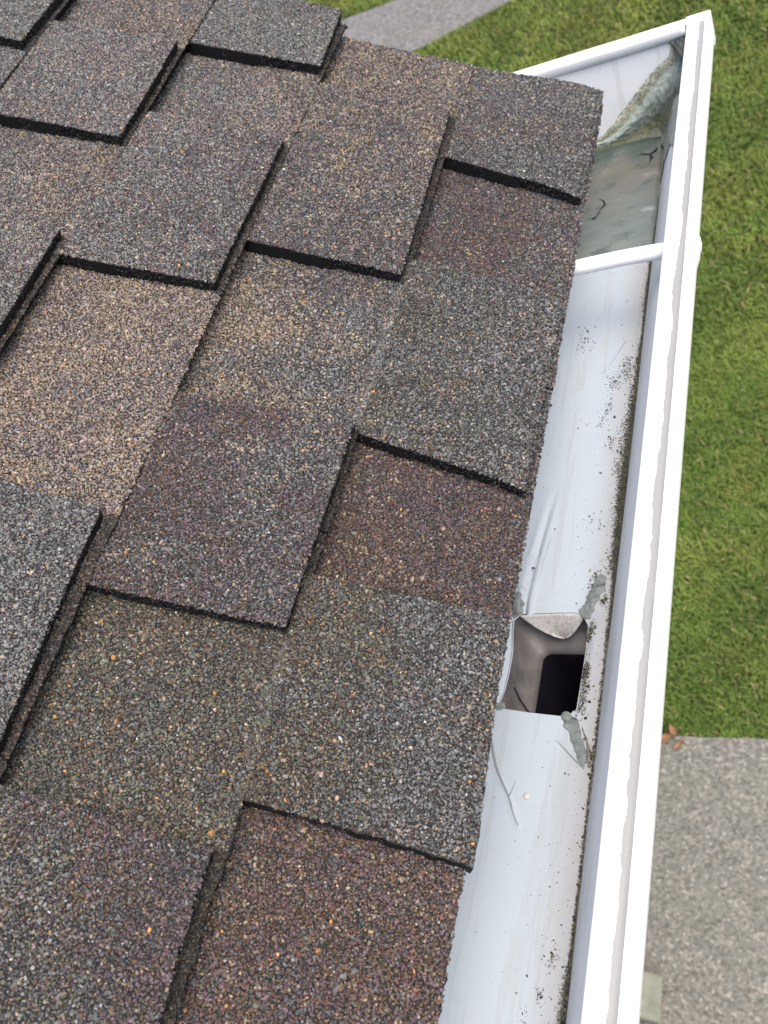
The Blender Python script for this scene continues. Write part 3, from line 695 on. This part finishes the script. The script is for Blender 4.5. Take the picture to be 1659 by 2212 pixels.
# smeared sealant filling the corner of end wall, floor and front wall
W = [(-.064, -.1050), (-.046, -.1020), (-.030, -.094), (-.014, -.080), (.002, -.068), (.018, -.056), (.034, -.046), (.0450, -.042), (.0480, -.034), (.0440, -.027), (.052, -.0245), (.066, -.024)]
F = [(-.064, .949, -.1085), (-.046, .948, -.1085), (-.020, .946, -.1085), (.008, .944, -.1085), (.0265, .938, -.1070), (.034, .915, -.0990), (.042, .895, -.0810), (.055, .880, -.0640), (.068, .875, -.0560), (.080, .885, -.0480), (.0860, .905, -.040), (.0875, .930, -.030)]
n = 130; sW = np.linspace(0, len(W) - 1, n); iW = np.arange(len(W)); W = np.array(W); F = np.array(F)
Wp = np.stack([np.interp(sW, iW, W[:, 0]), YWALL(np.interp(sW, iW, W[:, 1])) - .0012, np.interp(sW, iW, W[:, 1])], 1); Fp = np.stack([np.interp(sW, iW, F[:, j]) for j in range(3)], 1)
for A in (Wp, Fp):
    for _ in range(12): A[1:-1] = (A[:-2] + 2 * A[1:-1] + A[2:]) / 4
nT = 90; tv = np.linspace(0, 1, nT)[None, :]; T = tv[..., None]; sv_ = sW[:, None]
# first stretch lies flat on the end wall, then it leaves the wall and runs down to floor and front wall
mid = Wp + np.array([.016, -.0075, -.014]) * np.interp(sW, [0, 1, 3, 7, 9, 11], [.15, .5, 1, .8, .4, .2])[:, None]
ta = np.clip(T / .4, 0, 1); tb_ = np.clip((T - .4) / .6, 0, 1)
S_ = (Wp[:, None] * (1 - ta) + mid[:, None] * ta) * (1 - (tb_ > 0)) + (mid[:, None] * (1 - tb_) + Fp[:, None] * tb_) * (tb_ > 0)
bulge = np.sin(np.pi * tb_)
S_ = S_ + bulge * np.array([.3, 1, -.6]) * .009 * np.interp(sW, [0, 3, 11], [0, .8, 1.2])[:, None, None]
nz = vnoise(sv_ * 1.6 + tv * 1.5, tv * 9 + sv_ * .7, 17) * .6 + vnoise(sv_ * 9, tv * 24, 18) * .4
fold = np.sin(tv * 15 + sv_ * .8 + 3 * vnoise(sv_ * .9, tv * 2.2, 19)) * .5
amp = np.interp(tv, [0, .03, .2, .45, .9, 1], [0, .0008, .0018, .0040, .0034, .0003])
S_ = S_ + np.array([-.3, -1, .6]) * ((nz + fold * .3) * amp)[..., None]
cs = MB(); cs.grid(S_, flip=True)
nn1 = vnoise(sv_ * 7, tv * 30, 20); nn2 = vnoise(sv_ * 30 + tv * 0, tv * 110, 22)
tq = tv + .10 * (nn1 - .5) + 0 * sv_
stp = [0, .08, .19, .27, .44, .58, .70, .84, 1]
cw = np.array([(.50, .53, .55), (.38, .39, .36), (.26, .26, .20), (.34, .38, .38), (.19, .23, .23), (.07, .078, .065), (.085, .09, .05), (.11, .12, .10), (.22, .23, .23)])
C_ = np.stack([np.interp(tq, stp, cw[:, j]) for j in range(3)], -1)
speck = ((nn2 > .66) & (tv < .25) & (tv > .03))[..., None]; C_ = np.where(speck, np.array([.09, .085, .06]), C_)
C_ = C_ * np.interp(sW, [0, 2, 6, 8, 10, 11], [1.15, 1.1, 1, .6, .25, .15])[:, None, None]  # darkens toward the lip end: corner shadow painted into the sealant colour
cs.c = [np.c_[C_.reshape(-1, 3), np.ones(n * nT)].astype(np.float32)]
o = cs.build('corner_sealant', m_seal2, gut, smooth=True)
# thin grey smear carried along the front wall
fs = MB(); rows = []; fx = np.array([p[0] for p in FRONT[1:10]]); fz = np.array([p[1] for p in FRONT[1:10]])
for q_ in np.linspace(0, 8, 30):
    x_, z_ = np.interp(q_, np.arange(9), fx), np.interp(q_, np.arange(9), fz)
    y0_ = .855 + .03 * vnoise(q_ * 1.1, 2, 7) + .012 * vnoise(q_ * 4, 2, 8)
    rows.append([(x_ - .0010 - .0005 * vnoise(q_ * 3, y_ * 60, 3) * 1, y_, z_ + .0006) for y_ in np.linspace(y0_, .955, 30)])
fs.grid(np.array(rows)); fs.c = [np.tile(np.array([[.26, .265, .27, 1]], np.float32), (fs.n, 1))]; fs.build('sealant_smear', m_seal2, gut, smooth=True)
# cracks in the sealant
def crack(pts, r):
    mb = MB(); mb.tube(pts, np.array(r), 6, flat=.5); return mb.build('sealant_crack', m_dark, gut, smooth=True)
zz = lambda x, y: float(zfloor(np.array(x), np.array(y))) + .0034
crack([(.0250, .936, zz(.025, .936)), (.0215, .926, zz(.02, .926)), (.0165, .922, zz(.016, .922)), (.010, .924, zz(.01, .924)), (.004, .928, zz(0, .928))], [.0003, .0016, .0009, .0007, .0002])
crack([(.0165, .922, zz(.016, .922)), (.018, .914, zz(.018, .914)), (.0165, .905, zz(.0165, .905))], [.0006, .0020, .0003])
crack([(-.0340, .862, zz(-.03, .86)), (-.0290, .858, zz(-.03, .86)), (-.0270, .850, zz(-.03, .85)), (-.0310, .844, zz(-.03, .84)), (-.0330, .836, zz(-.03, .84)), (-.0370, .831, zz(-.03, .83)), (-.0400, .832, zz(-.03, .83))], [.0002, .0009, .0016, .0005, .0004, .0013, .0002])

# ------------------------------------------------------------------ grit lying in the gutter (uncountable)
gm = MB()
n = 22000
y = rng.uniform(-.1, .80, n)
dens = .25 + .75 * np.clip(1 - np.abs(y - .50) / .13, 0, 1) + .5 * np.clip(1 - np.abs(y - .05) / .14, 0, 1)
k = rng.random(n) < dens; y = y[k]; n = len(y)
wloc_ = .0005 + .0050 * np.clip(1 - np.abs(y - .50) / .15, 0.08, 1) * (.4 + vnoise(y * 45, 1, 2))
x = .0297 - np.abs(rng.normal(0, 1, n)) * wloc_
x2 = XF - .004 - rng.exponential(.017, 330); y2 = rng.uniform(-.05, .78, 330); k = x2 > -.055; x2, y2 = x2[k], y2[k]
cl = [(.008, .590, .0035, 60), (.0065, .560, .0018, 22), (.002, .545, .002, 18), (.0125, .520, .002, 24), (-.028, .65, .004, 36), (.0245, .396, .0022, 60), (.014, .379, .0025, 70), (.0145, .30, .0016, 160), (.0140, .33, .0012, 60), (.0150, .272, .0022, 110), (.0150, .335, .0015, 60), (.0155, .285, .002, 80), (.018, .1, .0018, 26), (.012, .078, .0014, 14), (.0045, .060, .0015, 12), (.0235, .36, .001, 40), (.0265, .234, .001, 60), (.0205, .605, .004, 120), (.004, .437, .003, 14), (.0125, .43, .001, 6)]
xs_, ys_ = [x, x2], [y, y2]
for cx_, cy_, s_, nn_ in [(a_, b_, c_ * 1.2, n_ * 2) for a_, b_, c_, n_ in cl]: xs_.append(rng.normal(cx_, s_, nn_)); ys_.append(rng.normal(cy_, s_ * 2.0, nn_))
x = np.concatenate(xs_); y = np.concatenate(ys_)
d, _ = segd(x, y, hc); inh = (x > -.05) & (x < .0122) & (y > .262) & (y < .352)
k = (x < .0300) & (x > -.06) & ~inh; x, y = x[k], y[k]; n = len(x)
rad = np.exp(rng.normal(0, .38, n)) * .00040
c = np.array([.035, .034, .03])[None] * rng.uniform(.4, 2.2, n)[:, None]; ol_ = rng.random(n) < .3; c[ol_] = np.array([.14, .135, .07]) * rng.uniform(.5, 1.3, ol_.sum())[:, None]
stones(gm, np.stack([x, y, zfloor(x, y) + rad * .4], 1), rad, c, (0, 0, 1), 0, .7)
# a few bigger flakes
for cx_, cy_, r_ in ((.0128, .5480, .0016), (-.0395, .392, .0019), (-.0262, .430, .0010), (.0195, .287, .0012), (.0200, .262, .0016), (.0270, .405, .0024), (.012, .445, .0009), (.016, .430, .0010), (.0270, .018, .0016), (.0262, .036, .0012), (.0275, .052, .001), (.021, .246, .001)):
    stones(gm, np.array([[cx_, cy_, ZF + .0006]]), np.array([r_]), np.array([[.05, .05, .052]]), (0, 0, 1), 0, .35)
tag(gm.build('grit', m_grit), 'black grit and moss crumbs scattered along the gutter floor', 'grit', kind='stuff')

# ------------------------------------------------------------------ downspout
ds = empty('downspout', (-.57, .42, ZG))
tag(ds, 'beige rectangular downspout ending in an elbow at the driveway', 'downspout')
def rect_pipe(mb, pts, wx, wy, r=.008):
    """pipe of rounded rectangular section along pts"""
    pts = np.array(pts, float); t = np.gradient(pts, axis=0); t /= np.linalg.norm(t, axis=1)[:, None]
    rr = rrect(-wx / 2, wx / 2, -wy / 2, wy / 2, r, 40); side = np.array([0, 1., 0]); rings = []
    for p, d in zip(pts, t):
        d = d - side * (d @ side); d /= np.linalg.norm(d); nn_ = np.cross(side, d)
        rings.append(p + rr[:, :1] * nn_ + rr[:, 1:] * side)
    mb.grid(np.array(rings), closed=True)
def arc(p, q, r, n=8): return [tuple(np.array(p) * (1 - s) ** 2 + 2 * s * (1 - s) * np.array(r) + np.array(q) * s * s) for s in np.linspace(0, 1, n)]
b = MB(); rect_pipe(b, [(-.005, .2955, -.295), (-.008, .297, -.33)] + arc((-.02, .30, -.36), (-.12, .32, -.42), (-.05, .305, -.40)) + [(-.45, .39, -.58)] + arc((-.50, .41, -.61), (-.585, .43, -.75), (-.585, .43, -.65)), .055, .078)
b.build('upper_elbow', m_spout, ds, True)
b = MB(); rect_pipe(b, [(-.585, .43, z) for z in np.linspace(-.74, -2.36, 12)], .058, .082); b.build('pipe', m_spout, ds, True)
b = MB(); rect_pipe(b, [(-.585, .43, -2.34), (-.585, .43, -2.38)] + arc((-.583, .43, -2.41), (-.53, .43, -2.515), (-.575, .43, -2.49)) + [(-.455, .43, -2.535)], .066, .125); o = b.build('elbow', m_spout, ds, True)
sm = o.modifiers.new('solid', 'SOLIDIFY'); sm.thickness = .001
for yy_ in (.4075, .4525):
    b = MB(); b.tube([(-.475, yy_, -2.494), (-.4555, yy_, -2.5005)], .0022, 8); b.build('rib', m_spout, ds)
for z in (-1.0, -2.1):
    b = MB(); b.box(-.642, -.551, .42, .44, z, z + .02); b.build('strap', m_spout, ds)

# ------------------------------------------------------------------ dry leaves at the driveway corner
for i, (x, y, a, s_, lab) in enumerate(((-.505, 1.235, .4, .032, 'curled rust brown leaf lying on the driveway corner'), (-.475, 1.265, 2.1, .026, 'small orange brown leaf half in the grass edge'), (-.455, 1.215, 4.0, .022, 'pale tan leaf scrap on the concrete beside the lawn'), (-.53, 1.20, 5.2, .028, 'long brown leaf on the concrete next to the gutter'))):
    mb = MB(); rows = []
    for t_ in np.linspace(0, 1, 9):
        wd = .45 * math.sin(math.pi * min(1, t_ * .96 + .02)) ** .8 * (1 + .15 * math.sin(t_ * 25))
        rows.append([((t_ - .5) * 2 * s_, wd * s_ * q_, .35 * s_ * (abs(q_) ** 1.5 * .8 + (t_ - .5) ** 2 * 2)) for q_ in np.linspace(-1, 1, 5)])
    mb.grid(np.array(rows)); o = mb.build('dry_leaf', m_leaf, None, True); o.location = (x, y, ZG + .043); o.rotation_euler = (0, 0, a)
    tag(o, lab, 'leaf', 'dry leaves at the driveway corner')
